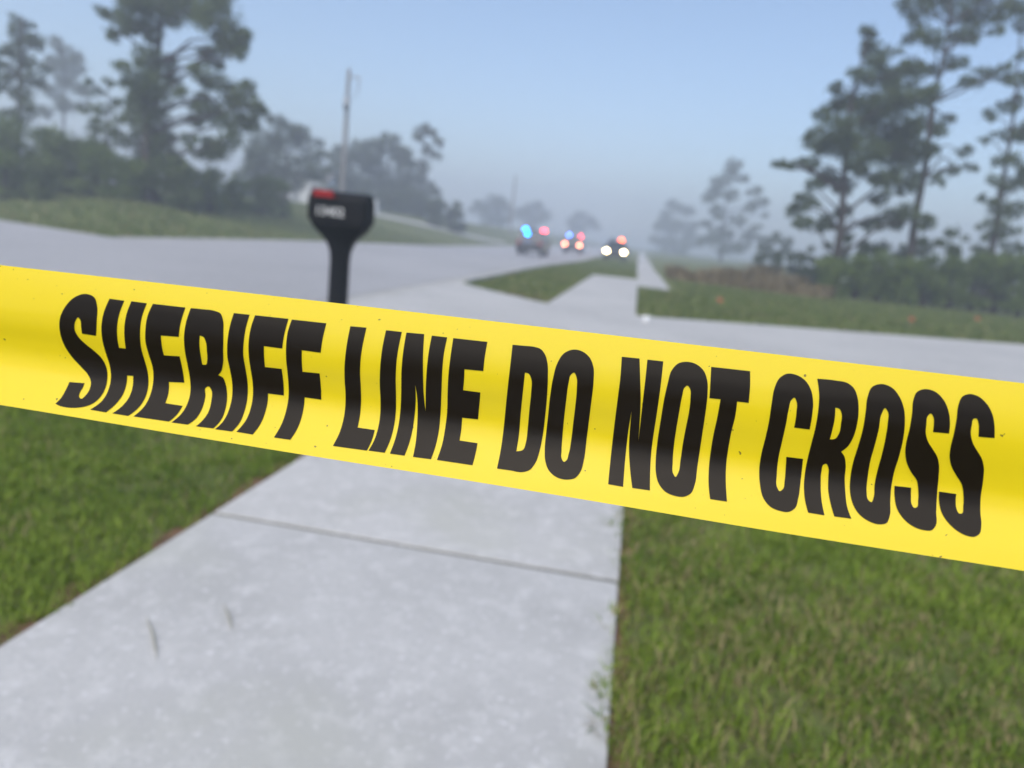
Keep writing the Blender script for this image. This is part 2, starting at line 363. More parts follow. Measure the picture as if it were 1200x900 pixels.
letter('E', *Z3, [(716,124,1),(700,230),(688,340),(684,440),(682,530),(670,630),(655,710),(625,800,1),(822,829,1),(838,770),(850,707,1),(750,692,1),(760,630),(765,566,1),(853,575,1),(860,500),(866,426,1),(770,413,1),(775,360),(778,297,1),(882,307,1),(890,230),(905,145,1)])
letter('D', *Z4, [(153,70,1),(140,190),(125,320),(112,450),(100,570),(85,680),(62,795,1),(140,806),(210,816),(250,805),(285,765),(312,690),(330,600),(345,480),(355,370),(360,260),(358,180),(345,130),(318,95),(280,82),(220,76)],
       [(226,233,1),(248,240),(262,268),(262,350),(252,450),(242,560),(232,640),(215,685),(175,694,1),(190,600),(200,480),(212,360)])
letter('O', *Z4, [(512,98),(560,108),(605,145),(627,200),(628,280),(615,400),(600,520),(585,640),(570,750),(550,815),(520,850),(470,860),(410,845),(365,805),(345,750),(342,680),(350,590),(362,480),(375,360),(392,260),(415,180),(455,120)],
       [(513,233),(528,260),(530,320),(522,420),(510,520),(498,620),(482,710),(468,748),(455,756),(442,740),(440,690),(446,600),(455,500),(468,390),(482,290),(495,245)])
letter('N', *Z5, [(136,38,1),(128,150),(112,280),(98,390),(85,500),(72,620),(60,745,1),(143,760,1),(150,660),(160,550),(172,450),(190,340,1),(182,430),(176,530),(180,640),(194,766,1),(292,780,1),(293,680),(300,560),(315,450),(332,340),(350,210),(366,64,1),(278,54,1),(266,170),(252,290),(240,400),(228,505,1),(235,400),(240,290),(238,170),(234,48,1)])
letter('O', *Z5, [(495,66),(550,80),(590,115),(610,170),(612,240),(600,350),(585,450),(570,550),(555,650),(540,750),(520,795),(485,814),(430,810),(375,785),(340,740),(325,680),(325,600),(335,500),(352,390),(370,280),(390,190),(415,110),(450,75)],
       [(500,198),(514,215),(517,270),(508,350),(492,430),(475,520),(462,610),(450,680),(434,705),(420,685),(418,630),(424,540),(438,440),(455,340),(472,250),(485,208)])
letter('T', *Z5, [(632,94,1),(848,118,1),(848,200),(840,294,1),(776,287,1),(765,370),(745,450),(728,540),(715,640),(713,730),(720,842,1),(626,828,1),(618,750),(620,650),(630,560),(645,470),(665,380),(684,274,1),(622,268,1),(628,180)])
letter('C', *Z6, [(310,330,1),(322,260),(328,190),(318,125),(285,70),(240,42),(190,36),(150,60),(125,110),(110,190),(95,290),(75,380),(55,460),(44,540),(48,620),(65,690),(100,735),(150,758),(200,764),(232,745),(250,690),(262,600),(275,485,1),(187,474,1),(183,540),(178,600),(168,645),(152,655),(138,635),(136,570),(145,480),(165,390),(185,300),(200,220),(215,172),(230,162),(240,180),(240,240),(228,320,1)])
letter('R', *Z6, [(350,62,1),(360,150),(355,230),(340,320),(320,400),(300,480),(285,560),(280,630),(285,700),(302,768,1),(388,782,1),(372,700),(368,620),(372,550),(383,515),(397,511),(408,530),(408,580),(408,650),(418,710),(440,788,1),(530,800,1),(508,740),(498,660),(495,580),(500,520),(492,470),(476,447,1),(510,420),(540,370),(558,310),(568,230),(562,160),(545,115),(510,85),(450,72)],
       [(445,215,1),(465,220),(478,245),(475,300),(465,350),(445,378),(416,382,1),(430,330),(442,270)])
letter('O', *Z7, [(145,45),(100,60),(75,115),(65,195),(50,285),(25,375),(0,455),(-15,535),(-18,605),(-5,670),(30,730),(80,767),(140,785),(175,778),(192,740),(195,660),(200,590),(215,510),(240,430),(262,340),(272,250),(268,180),(245,115),(205,65)],
       [(168,172),(182,190),(182,250),(172,320),(150,420),(128,500),(112,580),(108,640),(95,668),(78,655),(70,610),(75,540),(90,450),(115,360),(135,280),(150,200)])
letter('S', *Z7, [(505,306,1),(510,250),(500,180),(470,120),(425,82),(375,72),(335,88),(318,125),(310,200),(295,290),(280,350),(274,410),(282,460),(305,510),(335,555),(342,600),(342,660),(335,695),(322,698),(308,680),(304,640),(305,592,1),(217,582,1),(218,640),(230,700),(265,755),(315,795),(370,815),(415,815),(435,790),(437,720),(442,620),(450,530),(452,470),(443,430),(420,390),(395,350),(383,310),(385,260),(395,210),(408,200),(422,218),(425,255),(420,298,1)])
letter('S', *Z7, [(745,330,1),(745,270),(732,200),(700,145),(655,108),(610,98),(575,112),(555,155),(545,230),(530,310),(515,370),(508,430),(518,480),(545,530),(572,575),(580,620),(580,690),(572,728),(560,728),(545,705),(540,660),(543,625,1),(452,612,1),(452,660),(465,720),(500,775),(550,820),(600,845),(640,850),(665,835),(675,790),(670,720),(672,640),(685,550),(688,480),(678,440),(655,400),(632,360),(620,310),(625,260),(635,228),(648,226),(660,250),(662,290),(660,323,1)])
def smooth_outline(pts, org, sc, sub=5):
    n = len(pts); P = [np.array([p[0]/sc+org[0], p[1]/sc+org[1]]) for p in pts]; c = [len(p) > 2 for p in pts]; out = []
    for i in range(n):
        a, b = P[i], P[(i+1) % n]; p0, p3 = P[i-1], P[(i+2) % n]
        ca, cb = c[i], c[(i+1) % n]
        if ca and cb: out.append(a); continue
        L = np.linalg.norm(b-a)
        def tang(pm, p, pn):
            l0, l1 = np.linalg.norm(p-pm), np.linalg.norm(pn-p)
            t = ((p-pm)/l0*l1 + (pn-p)/l1*l0)/(l0+l1)
            return t
        m0 = tang(p0, a, b)*L if not ca else None
        m1 = tang(a, b, p3)*L if not cb else None
        if m0 is None: m0 = 2*(b-a)-m1 if np.dot(2*(b-a)-m1, b-a) > 0 else b-a; m0 = (m0+(b-a))*.5
        if m1 is None: m1 = 2*(b-a)-m0 if np.dot(2*(b-a)-m0, b-a) > 0 else b-a; m1 = (m1+(b-a))*.5
        for k in range(sub):
            t = k/sub
            out.append((2*t**3-3*t**2+1)*a + (t**3-2*t**2+t)*m0 + (-2*t**3+3*t**2)*b + (t**3-t**2)*m1)
    return out
for ch, org, sc, outer, holes in LET:
    loops_ = [[Vector((p[0]*.01, -p[1]*.01, 0)) for p in smooth_outline(ol, org, sc)] for ol in (outer,)+tuple(holes)]
    tris = tessellate_polygon(loops_); bm = bmesh.new(); bv = [bm.verts.new(p) for lp in loops_ for p in lp]
    for tr_ in tris:
        if len(set(tr_)) == 3:
            try: bm.faces.new([bv[k_] for k_ in tr_])
            except ValueError: pass
    bmesh.ops.recalc_face_normals(bm, faces=bm.faces)
    ys_ = [v.co.y for v in bm.verts]; xs_ = [v.co.x for v in bm.verts]
    for yy in np.arange(min(ys_)+.03, max(ys_), .04):
        bmesh.ops.bisect_plane(bm, geom=list(bm.verts)+list(bm.edges)+list(bm.faces), plane_co=(0, yy, 0), plane_no=(-.13, 1, 0), dist=1e-6)
    for xx in np.arange(min(xs_)+.05, max(xs_), .12):
        bmesh.ops.bisect_plane(bm, geom=list(bm.verts)+list(bm.edges)+list(bm.faces), plane_co=(xx, 0, 0), plane_no=(1, 0, 0), dist=1e-6)
    bmesh.ops.triangulate(bm, faces=list(bm.faces))
    xy = np.array([(v.co.x*100, -v.co.y*100) for v in bm.verts]); W = tape_pt(xy[:, 0], xy[:, 1], 0.00028)
    for v, p in zip(bm.verts, W): v.co = p
    Wx = tape_pt(xy[:, 0]+1, xy[:, 1]); Wy = tape_pt(xy[:, 0], xy[:, 1]+1.5); Wy0 = tape_pt(xy[:, 0], xy[:, 1]-1.5)
    NN = np.cross(Wy-Wy0, Wx-tape_pt(xy[:, 0], xy[:, 1])); NN /= np.linalg.norm(NN, axis=1)[:, None]
    NN *= np.sign(((EYE-W)*NN).sum(1))[:, None]
    bm.normal_update()
    bmesh.ops.reverse_faces(bm, faces=[f_ for f_ in bm.faces if f_.normal.dot(Vector(EYE)-f_.calc_center_median()) < 0])
    me = bpy.data.meshes.new('letter'); bm.to_mesh(me); bm.free()
    for p in me.polygons: p.use_smooth = True
    me.normals_split_custom_set_from_vertices([tuple(n_) for n_ in NN])
    lo_ = mesh_obj('letter', me, INK, tape); lo_['label'] = 'black printed letter ' + ch

# ------------------------------------------------------------------ mailbox
MBX, MBY = -2.40, 5.85
PLASTIC = mat('black_plastic', (0.008, 0.010, 0.013), 0.55, 0.12, [(9, (0.012, 0.013, 0.016), 0.4, 0.7, 4)], 0.1, 60)
mb = empty('mailbox', (MBX, MBY, 0))
props(mb, 'black plastic roadside mailbox with a red flag and white house number 13402 on its side', 'mailbox')
Zt = 1.475
def loft(secs):
    n = len(secs[0]); bm = bmesh.new(); R = [[bm.verts.new(p) for p in s] for s in secs]
    for a, b in zip(R, R[1:]):
        for k in range(n): bm.faces.new((a[k], a[(k+1) % n], b[(k+1) % n], b[k]))
    bm.faces.new(R[0]); bm.faces.new(R[-1][::-1])
    return bm
def arch(x, w_, zb, zt, n=10):      # arched cross-section across y
    s = [(x, -w_/2, zb)]; s += [(x, -w_/2*math.cos(math.pi*k/n), zt-w_*.36+w_*.36*math.sin(math.pi*k/n)) for k in range(n+1)]; s += [(x, w_/2, zb)]
    return s
zb = 1.235
box = loft([arch(-.245, .19, zb+.01, Zt-.012), arch(-.235, .205, zb, Zt), arch(-.2, .21, zb, Zt), arch(.2, .21, zb, Zt), arch(.232, .20, zb, Zt-.004), arch(.24, .18, zb+.012, Zt-.02)])
mesh_obj('box', bm_mesh('box', box, False), PLASTIC, mb)
# cradle that narrows into the post, one moulding
prof = []
def rect(zc, cx_, hw, hy): return [(cx_-hw, -hy, zc), (cx_+hw, -hy, zc), (cx_+hw, hy, zc), (cx_-hw, hy, zc)]
secs = [rect(zb+.004, -.005, .232, .098), rect(zb-.03, -.005, .222, .095), rect(zb-.07, .0, .19, .088), rect(zb-.11, .0, .145, .08), rect(zb-.15, .002, .11, .074), rect(zb-.19, .003, .088, .07), rect(zb-.24, .003, .072, .066), rect(zb-.32, .003, .066, .064), rect(0.25, .003, .068, .066), rect(0.10, .003, .075, .072), rect(-.05, .003, .085, .08)]
bm = loft(secs); es = [e for e in bm.edges if abs(e.verts[0].co.z-e.verts[1].co.z) > .001]
bmesh.ops.bevel(bm, geom=es, offset=.014, segments=2, profile=.5, affect='EDGES')
mesh_obj('post', bm_mesh('post', bm, True), PLASTIC, mb)
door = loft([arch(-.257, .18, zb+.02, Zt-.018), arch(-.247, .2, zb+.008, Zt-.004)])
dr = mesh_obj('door', bm_mesh('door', door), PLASTIC, mb)
bm = bmesh.new(); add_box(bm, (-.266, 0, Zt-.07), (.02, .05, .025), .005); mesh_obj('pull', bm_mesh('pull', bm), mat('grey_plastic', (.25, .26, .27), .5), dr)
RED = mat('red_plastic', (0.27, 0.010, 0.014), 0.5, 0.3)
bm = bmesh.new(); add_box(bm, (-.12, -.113, Zt-.028), (.165, .010, .052), .004); add_box(bm, (-.05, -.111, Zt-.045), (.09, .008, .02), .003)
fl = mesh_obj('flag', bm_mesh('flag', bm), RED, mb)
bm = bmesh.new(); add_cyl(bm, (-.02, -.100, Zt-.045), (-.02, -.120, Zt-.045), .012, .012); mesh_obj('pivot', bm_mesh('pivot', bm), PLASTIC, fl)
WHT = mat('white_vinyl', (.55, .56, .57), .6)
for k, dch in enumerate('13402'):
    fc = bpy.data.curves.new('tmp', 'FONT'); fc.body = dch; fc.size = 0.098; fc.align_x = 'CENTER'; fc.extrude = 0.0006; fc.offset = 0.0008
    ob = bpy.data.objects.new('tmp', fc); COL.objects.link(ob); dg = bpy.context.evaluated_depsgraph_get(); dg.update()
    me = bpy.data.meshes.new_from_object(ob.evaluated_get(dg)); bpy.data.objects.remove(ob); bpy.data.curves.remove(fc)
    me.transform(Matrix.Translation((-.165+.050*k, -.1062, zb+.045)) @ Matrix.Rotation(math.radians(90), 4, 'X'))
    me.materials.clear(); me.name = 'digit'
    o = mesh_obj('digit', me, WHT, mb); o['label'] = 'white house number digit ' + dch

# ------------------------------------------------------------------ grass
def noise2(x, y, s, seed=0):
    return (np.sin(x*s*1.3+seed)*np.cos(y*s*1.7-seed*2) + np.sin((x+y)*s*.9+seed*3.1)*.7 + np.sin((x*1.9-y*1.1)*s*2.1+seed)*.45)/2.15
def blades(name, XY, hmin, hmax, wd, m=None, parent=None, dryfrac=.1, label=None, zoff=0.0):
    n = len(XY); x, y = XY[:, 0], XY[:, 1]
    lush = .5+.5*noise2(x, y, 2.3, 1.0); fine = .5+.5*noise2(x, y, 9.0, 2.0)
    hh = (hmin+(hmax-hmin)*RNG.random(n)**1.3)*(0.6+.45*lush+.25*fine); az = RNG.random(n)*2*np.pi; ben = .25+RNG.random(n)**1.2*1.0
    w_ = wd*(.6+.8*RNG.random(n)); z = T(x, y)-.004+zoff
    dx, dy = np.cos(az), np.sin(az); fx = az + np.pi/2 + (RNG.random(n)-.5)*1.2; sx, sy = np.cos(fx)*w_/2, np.sin(fx)*w_/2
    mid = hh*.55; o1 = hh*ben*.28; tip = hh*(1-.28*ben); o2 = hh*ben*.85
    B = np.empty((n, 5, 3))
    B[:, 0] = np.stack([x-sx, y-sy, z], -1); B[:, 1] = np.stack([x+sx, y+sy, z], -1)
    B[:, 2] = np.stack([x+dx*o1+sx*.85, y+dy*o1+sy*.85, z+mid], -1); B[:, 3] = np.stack([x+dx*o1-sx*.85, y+dy*o1-sy*.85, z+mid], -1)
    B[:, 4] = np.stack([x+dx*o2, y+dy*o2, z+tip], -1)
    patch = noise2(x, y, 1.1, 7.0); tint = np.clip(.02+.34*lush+.50*RNG.random(n)**1.2-.15*fine+.12*patch, 0, .79)
    dry = RNG.random(n) < dryfrac*np.clip(.9-1.1*patch+.6*noise2(x, y, 3.7, 9.0), .1, 3.5); tint[dry] = .9+.1*RNG.random(dry.sum())
    base = (np.arange(n)*5)[:, None]
    Lq = base+np.array([[0, 1, 2, 3, 3, 2, 4]]); Nf = np.tile([4, 3], n)
    me = from_arrays(name, B.reshape(-1, 3), Nf, Lq.ravel(), np.repeat(tint, 5))
    o = mesh_obj(name, me, m or GRASS, parent); props(o, label, 'grass' if label else None, kind='stuff'); return o
def scatter(x0, x1, y0, y1, dens, keep=None):
    n = int((x1-x0)*(y1-y0)*dens); x = x0+(x1-x0)*RNG.random(n); y = y0+(y1-y0)*RNG.random(n)
    k = np.ones(n, bool) if keep is None else keep(x, y)
    # thin patches and tufts
    k &= RNG.random(n) < np.clip(.60+.55*noise2(x, y, 5.0, 4.0)+.45*noise2(x, y, 15.0, 6.0), .22, 1)
    return np.stack([x[k], y[k]], -1)
def inview(x, y, m=60):
    d = np.stack([x, y, np.zeros_like(x)-CH], -1); z = d@CF; u = 600+FPX*(d@CX)/z; v = 450-FPX*(d@CU)/z
    return (z > .2) & (u > -m) & (u < 1200+m) & (v < 900+m*2)
nearR = scatter(SWR-.09, 4.2, .9, 4.6, 12500, lambda x, y: inview(x, y) & (x > SWR-.018-.065*noise2(x*0, y, 6, 3)-.03*noise2(x*0, y, 23, 1)))
nearL = scatter(ROAD_R+.16, SWL+.03, 1.0, 4.8, 11000, lambda x, y: inview(x, y) & (x < SWL-.005-.07*np.abs(noise2(x*0, y, 4, 1))+.02*noise2(x*0, y, 19, 2)))
blades('lawn_grass', nearR, .025, .085, .0055, label='coarse green lawn grass with thin dry patches beside the sidewalk', dryfrac=.2)
blades('verge_grass', nearL, .025, .08, .0052, label='green grass on the verge between sidewalk and road by the mailbox', dryfrac=.07)
def drv_far(x): return np.interp(x, [-4, -2.9, SWL, SWR, 3.5, 8.74, 30], [17.1, 15.75, 14.3, 14.0, 15.7, 18.2, 28])
def drv_near(x): return np.interp(x, [-4, -2.9, SWL, SWR, 3.5, 9, 30], [6.2, 7.0, 7.6, 7.6, 8.4, 9.6, 14])
midR = scatter(SWR, 9, 4.4, 9.6, 1300, lambda x, y: inview(x, y) & (y < drv_near(x)-.03))
midL = scatter(ROAD_R+.16, SWL, 4.6, 7.6, 1300, lambda x, y: inview(x, y) & (y < drv_near(x)-.03))
blades('lawn_grass', np.concatenate([midR, midL]), .03, .085, .014, label='mown grass hidden behind the tape next to the near driveway edge', dryfrac=.08)
farR = scatter(SWR+.02, 26, 14.0, 34, 420, lambda x, y: inview(x, y) & (y > drv_far(x)+.05) & ~((x < 1.45) & (y > 24.15)))
blades('lawn_grass', farR, .04, .10, .028, FARGRASS, label='mown lawn beyond the driveway in front of the shrubs', dryfrac=.07)
farV = scatter(ROAD_R+.16, SWR-.1, 14.2, 70, 330, lambda x, y: inview(x, y) & (y > drv_far(x)+.05) & ((x < SWL-.06) | (y > 29.7)))
blades('verge_grass', farV, .04, .10, .03, FARGRASS, label='strip of grass between the road and the far sidewalk', dryfrac=.08)
farL = scatter(-46, ROAD_L-.5, 19.2, 60, 110, lambda x, y: inview(x, y) & (((x+14.2)*_sn[0]+(y-18.9)*_sn[1]) > .15))
blades('bank_grass', farL, .05, .14, .05, FARGRASS, label='grass covering the low bank across the road', dryfrac=.12)
# bare soil showing along pavement edges
def soil_strip(pts, wd, name='bare_soil'):
    V, F = [], []
    for k, (x, y) in enumerate(pts):
        a = wd*(.5+.9*abs(noise2(np.array(x*0), np.array(y), 7, k*.1))); V += [(x[0] if np.ndim(x) else x, y, .006), ((x[0] if np.ndim(x) else x)+a, y, .006)]
    for k in range(len(pts)-1): F.append((2*k, 2*k+1, 2*k+3, 2*k+2))
    return props(mesh_obj(name, from_py(name, V, F), SOIL), kind='structure')
soil_strip([(SWL-.001, y) for y in np.arange(.5, 7.5, .06)], -.10)
soil_strip([(SWR+.001, y) for y in np.arange(.5, 7.5, .06)], .06)
pc = G(640, 355); V = [(pc[0]+.9*math.cos(a)*(.7+.3*math.sin(3*a))-.5, pc[1]+.75+.62*math.sin(a), .007) for a in np.linspace(0, 2*math.pi, 18)[:-1]]
props(mesh_obj('bare_soil', from_py('bare_soil', V, [tuple(range(17))]), SOIL), kind='structure')

# ------------------------------------------------------------------ trees and shrubs
def leaves(centres, radii, per, ls, aspect, squash=.8, up=0.0, tintbase=None):
    Cn, Sz, Tn = [], [], []
    for k, (c, r) in enumerate(zip(centres, radii)):
        n = max(12, int(per*4.3*(r/ls)**2)); d = RNG.normal(size=(n, 3)); d /= np.linalg.norm(d, axis=1)[:, None]
        rr = r*(.25+.75*RNG.random(n)**.55)*(.75+.5*RNG.random(n)**2); d = d*rr[:, None]; d[:, 2] *= squash
        Cn.append(c+d); Sz.append(ls*(.6+.8*RNG.random(n)))
        tb = .3+.4*RNG.random() if tintbase is None else tintbase[k]
        Tn.append(np.clip(tb+.25*(RNG.random(n)-.5)*2, 0, 1))
    Cn = np.concatenate(Cn); Sz = np.concatenate(Sz); Tn = np.concatenate(Tn); n = len(Cn)
    a = RNG.normal(size=(n, 3)); a[:, 2] += up; a /= np.linalg.norm(a, axis=1)[:, None]
    b_ = np.cross(a, RNG.normal(size=(n, 3))); b_ /= np.linalg.norm(b_, axis=1)[:, None]+1e-9
    V = np.empty((n, 4, 3)); s = Sz[:, None]
    V[:, 0] = Cn-a*s*.5; V[:, 1] = Cn+b_*s*.5*aspect; V[:, 2] = Cn+a*s*.5; V[:, 3] = Cn-b_*s*.5*aspect
    return V.reshape(-1, 3), n, np.repeat(Tn, 4)
def leaf_mesh(name, *a, **k):
    V, n, tn = leaves(*a, **k); return from_arrays(name, V, np.full(n, 4), np.arange(4*n), tn)
def tree(name, label, trunk, z, clumps, m, ls, per=4.0, aspect=.55, r0=.2, conv=None, group=None, depth=None, squash=.8, cat='tree', rs=1.12):
    """trunk: photo points from the foot up; clumps: (px, py, radius in px); z: distance of the trunk"""
    if conv: f_ = conv
    else: f_ = lambda p: p
    trunk = [f_(p) for p in trunk]; clumps = [f_(c) for c in clumps]
    foot = at(*trunk[0][:2], z); foot[2] = float(T(foot[0], foot[1]))
    root = empty(name, tuple(foot)); props(root, label, cat, group)
    tp = [foot-np.array([0, 0, .1])]+[at(p[0], p[1], z) for p in trunk[1:]]; tp = np.array(tp)
    # smooth the trunk line
    d = np.concatenate([[0], np.cumsum(np.linalg.norm(np.diff(tp, axis=0), axis=1))]); s = np.linspace(0, d[-1], 14)
    tq = np.stack([spline(d, tp[:, k])(s) for k in range(3)], -1) if len(tp) > 2 else np.stack([np.interp(s, d, tp[:, k]) for k in range(3)], -1)
    tq[1:-1] += RNG.normal(size=(12, 3))*.03; rad = r0*(1.15-.95*np.linspace(0, 1, 14)**.8); rad[0] *= 1.3
    xs = np.array([c[0] for c in clumps]); half = (xs.max()-xs.min())/2*z/FPX
    dj = (depth if depth is not None else .55*half)
    cen, rds = [], []
    for c in clumps:
        off = abs(c[0]-np.interp(-c[1], [-p[1] for p in trunk], [p[0] for p in trunk]))*z/FPX
        zz = z + np.clip(RNG.normal()*.5, -1, 1)*math.sqrt(max(dj*dj-.3*off*off, .2))
        cc = at(c[0], c[1], zz); rw = c[2]*z/FPX*rs; cen.append(cc); rds.append(rw)
        for _ in range(3):        # smaller satellite tufts break the outline
            dv = RNG.normal(size=3); dv /= np.linalg.norm(dv); dv[2] *= .7
            cen.append(cc+dv*rw*(.75+.35*RNG.random())); rds.append(rw*(.38+.25*RNG.random()))
    paths = [(tq, rad)]
    limbs = []
    for c, r in list(zip(cen, rds))[::4]:
        hgt = c[2]-foot[2]; k = np.argmin(np.abs(tq[:, 2]-(c[2]-.35*np.linalg.norm((c-tq[np.argmin(np.abs(tq[:, 2]-c[2]))])[:2])-.2)))
        a = tq[k]; L_ = np.linalg.norm(c-a)
        if L_ < .5: continue
        mid = (a+c)/2+np.array([0, 0, .10*L_])+RNG.normal(size=3)*.06*L_
        limbs.append((np.array([a, (a+mid)/2+RNG.normal(size=3)*.02*L_, mid, (mid+c)/2+RNG.normal(size=3)*.03*L_, c]), np.array([1, .8, .62, .45, .2])*min(rad[k]*.55, .02+.016*L_)))
    Vv, Nf, Ll = tube_arrays(paths+limbs, 7); mesh_obj('trunk', from_arrays('trunk', np.array(Vv)-foot, Nf, Ll, smooth=True), BARK, root)
    mesh_obj('crown', leaf_mesh('crown', [c-foot for c in cen], rds, per, ls, aspect, squash), m, root)
    return root
def shrub(name, label, px, py_top, py_base, rpx, z, m, ls, per=4.0, group=None, aspect=.6, n=9):
    foot = at(px, py_base, z); foot[2] = float(T(foot[0], foot[1])); r = rpx*z/FPX
    root = empty(name, tuple(foot)); props(root, label, 'shrub', group)
    topz = at(px, py_top, z)[2]-foot[2]; cen, rad, st = [], [], []
    for k in range(n):
        a = RNG.random()*2*math.pi; q_ = math.sqrt(RNG.random())*r*.75; hz = topz*(.15+.72*RNG.random()**.8)
        c = np.array([math.cos(a)*q_, math.sin(a)*q_*.8, hz]); cen.append(c); rad.append(min(r*.55, .95)*(.75+.55*RNG.random()))
        st.append((np.array([[c[0]*.15, c[1]*.15, -.05], [c[0]*.5, c[1]*.5, hz*.5], c]), np.array([.035, .025, .01])))
    cen.append(np.array([0, 0, topz*.84])); rad.append(min(r*.5, .8))
    for k in range(4):
        a = RNG.random()*2*math.pi; c = np.array([math.cos(a)*r*.6, math.sin(a)*r*.6, topz*.16]); cen.append(c); rad.append(min(r*.42, topz*.25+.1))
    mesh_obj('foliage', leaf_mesh('foliage', cen, rad, per, ls, aspect, .85), m, root)
    Vv, Nf, Ll = tube_arrays(st, 5); mesh_obj('stems', from_arrays('stems', Vv, Nf, Ll, smooth=True), BARK, root)
    return root

# left side, across the road
tree('vine_covered_tree', 'tall tree with ivy wrapped trunk standing alone on the bank across the road', [(178,238),(172,150),(185,60),(196,-30)], 36,
     [(160,15,22),(185,5,26),(215,8,24),(250,12,26),(270,38,20),(282,45,13),(137,22,11),(122,16,8),(132,40,10),(150,30,12),(178,40,14),(172,65,16),(190,85,18),(248,68,16),(266,56,16),(282,62,8),
      (236,86,13),(257,98,16),(285,115,20),(302,128,12),(275,142,20),(252,136,16),(238,116,12),(270,165,16),(252,176,18),(225,142,10),(222,166,9),(212,108,9),(228,125,8),
      (165,95,20),(182,108,22),(160,122,16),(177,140,22),(165,165,20),(187,168,20),(170,195,22),(187,205,24),(165,215,22),(200,190,14),(150,195,13),(205,215,16),(160,-20,28),(200,-25,30),(240,-20,28)], VINE, .17, 5.2, r0=.3, depth=2.4)
tree('pine_tree', 'slender leafy pine rising behind the left hedge, left of the ivy covered tree', [(20,205),(22,130),(27,20)], 45,
     [(20,25,8),(33,28,8),(22,42,13),(36,48,13),(14,58,10),(46,45,7),(30,72,15),(14,84,12),(42,92,12),(25,108,15),(6,62,8),(4,95,9),(30,132,15),(52,80,7),(-8,75,12),(10,140,14),(-15,100,14)], PINE, .2, 3.6, r0=.2)
tree('grey_tree', 'pale misty round-topped tree behind the slender pine', [(72,205),(75,140),(76,60)], 95,
     [(68,52,11),(80,64,13),(90,80,12),(70,82,15),(86,100,12),(63,108,13),(96,108,8),(76,125,12),(60,75,10),(100,125,8),(55,130,9)], OAK, .3, 4, r0=.25)
tree('young_tree', 'small thin leafy tree between the left hedge and the ivy covered tree', [(126,222),(126,160),(126,95)], 37,
     [(127,95,7),(112,108,8),(120,128,10),(136,120,7),(104,97,6),(126,150,13),(141,165,11),(113,168,12),(130,186,13),(98,130,6),(108,150,8),(140,140,7)], VINE, .15, 3.4, r0=.09)
H1 = 'rounded green shrub in the tall hedge below the slender pine across the road'; H2 = 'smaller rounded shrub between the ivy covered tree and the misty oak'
HL = [H1]*4 + ['shrub at the foot of the small thin tree on the bank', 'shrub against the foot of the ivy covered tree, hedge side', 'shrub against the foot of the ivy covered tree, oak side'] + [H2]*3 + ['smallest shrub in front of the white house on the bank'] + ['low shrub on the grass edge in front of the tall hedge']*2
for k, (px, pt, pb, rp, z) in enumerate([(-12,150,208,34,36),(20,140,208,36,38),(52,148,211,34,37),(84,163,215,32,37),(112,172,221,28,36),(143,185,232,26,35),(215,190,240,26,36),(246,198,240,22,38),(275,205,236,20,42),(305,204,236,20,44),(332,210,234,15,46),(4,178,211,26,33),(42,182,214,24,33)]):
    shrub('hedge_shrub', HL[k], px, pt, pb, rp, z, SHRUB if k % 3 else VINE, .15, 3.6, group='hedge shrubs across the road')
tree('oak_tree', 'broad misty oak between the ivy covered tree and the utility pole', [(335,238),(335,200),(338,165)], 72,
     [(308,165,19),(335,158,17),(356,168,17),(368,186,12),(330,188,20),(358,200,16),(345,215,15),(310,200,18),(300,185,15),(375,205,10),(290,205,14),(325,142,10)], OAK, .26, 4.2, r0=.25)
GZ = 'misty trees of the grove behind the mailbox'
tree('oak_tree', 'dark misty oak in the grove just right of the utility pole', [(408,248),(408,215),(410,180)], 92, [(400,185,15),(420,174,14),(432,188,12),(408,208,20),(388,200,13),(425,218,16),(395,226,15),(440,170,10),(384,218,12)], OAK, .3, 4.4, r0=.25, group=GZ)
tree('oak_tree', 'full round oak in the middle of the misty grove', [(458,250),(458,215),(455,175)], 95, [(442,172,12),(456,167,13),(467,180,14),(440,196,17),(474,198,15),(455,215,20),(475,224,16),(436,226,16),(450,236,14)], OAK, .3, 4.4, r0=.25, group=GZ)
tree('forked_tree', 'tall thin forked tree at the road end of the misty grove', [(496,254),(494,215),(500,160)], 98, [(489,160,8),(497,153,8),(507,156,8),(513,166,7),(500,176,8),(511,182,7),(494,194,11),(488,212,14),(503,224,11),(496,236,14),(480,236,12)], OAK, .28, 4.2, r0=.18, group=GZ)
for (px, pt, rp, z) in [(300,214,18,64),(388,220,14,82),(400,222,20,84),(428,224,20,86),(456,226,20,88),(482,226,18,90),(498,232,14,92)]:
    shrub('undergrowth_shrub', 'misty undergrowth shrub beneath the grove and oak behind the mailbox', px, pt, 252, rp, z, OAK, .28, 4, 'undergrowth beneath the misty grove')
shrub('shrub', 'misty low shrub at the end of the grove near the road', 512, 228, 258, 14, 80, OAK, .3, 4)
shrub('shrub', 'small misty shrub beside the paved track on the bank', 534, 234, 260, 14, 82, OAK, .3, 4)
for k, (px, pt, z, cl, lb) in enumerate([(575, 262, 200, [(565,245,11),(578,236,11),(590,243,11),(572,255,12),(588,257,11)], 'faint tree in the fog left of the blue police lights'),
        (622, 268, 230, [(612,250,10),(625,244,10),(638,252,10),(622,260,11)], 'faint tree in the fog above the blue police lights'),
        (682, 276, 250, [(672,260,9),(684,254,9),(694,262,9),(680,268,9)], 'faint tree in the fog above the tail lights')]):
    tree('far_tree', lb, [(px, pt), (px, pt-12), (px, pt-28)], z, cl, OAK, .75, 4, r0=.3)

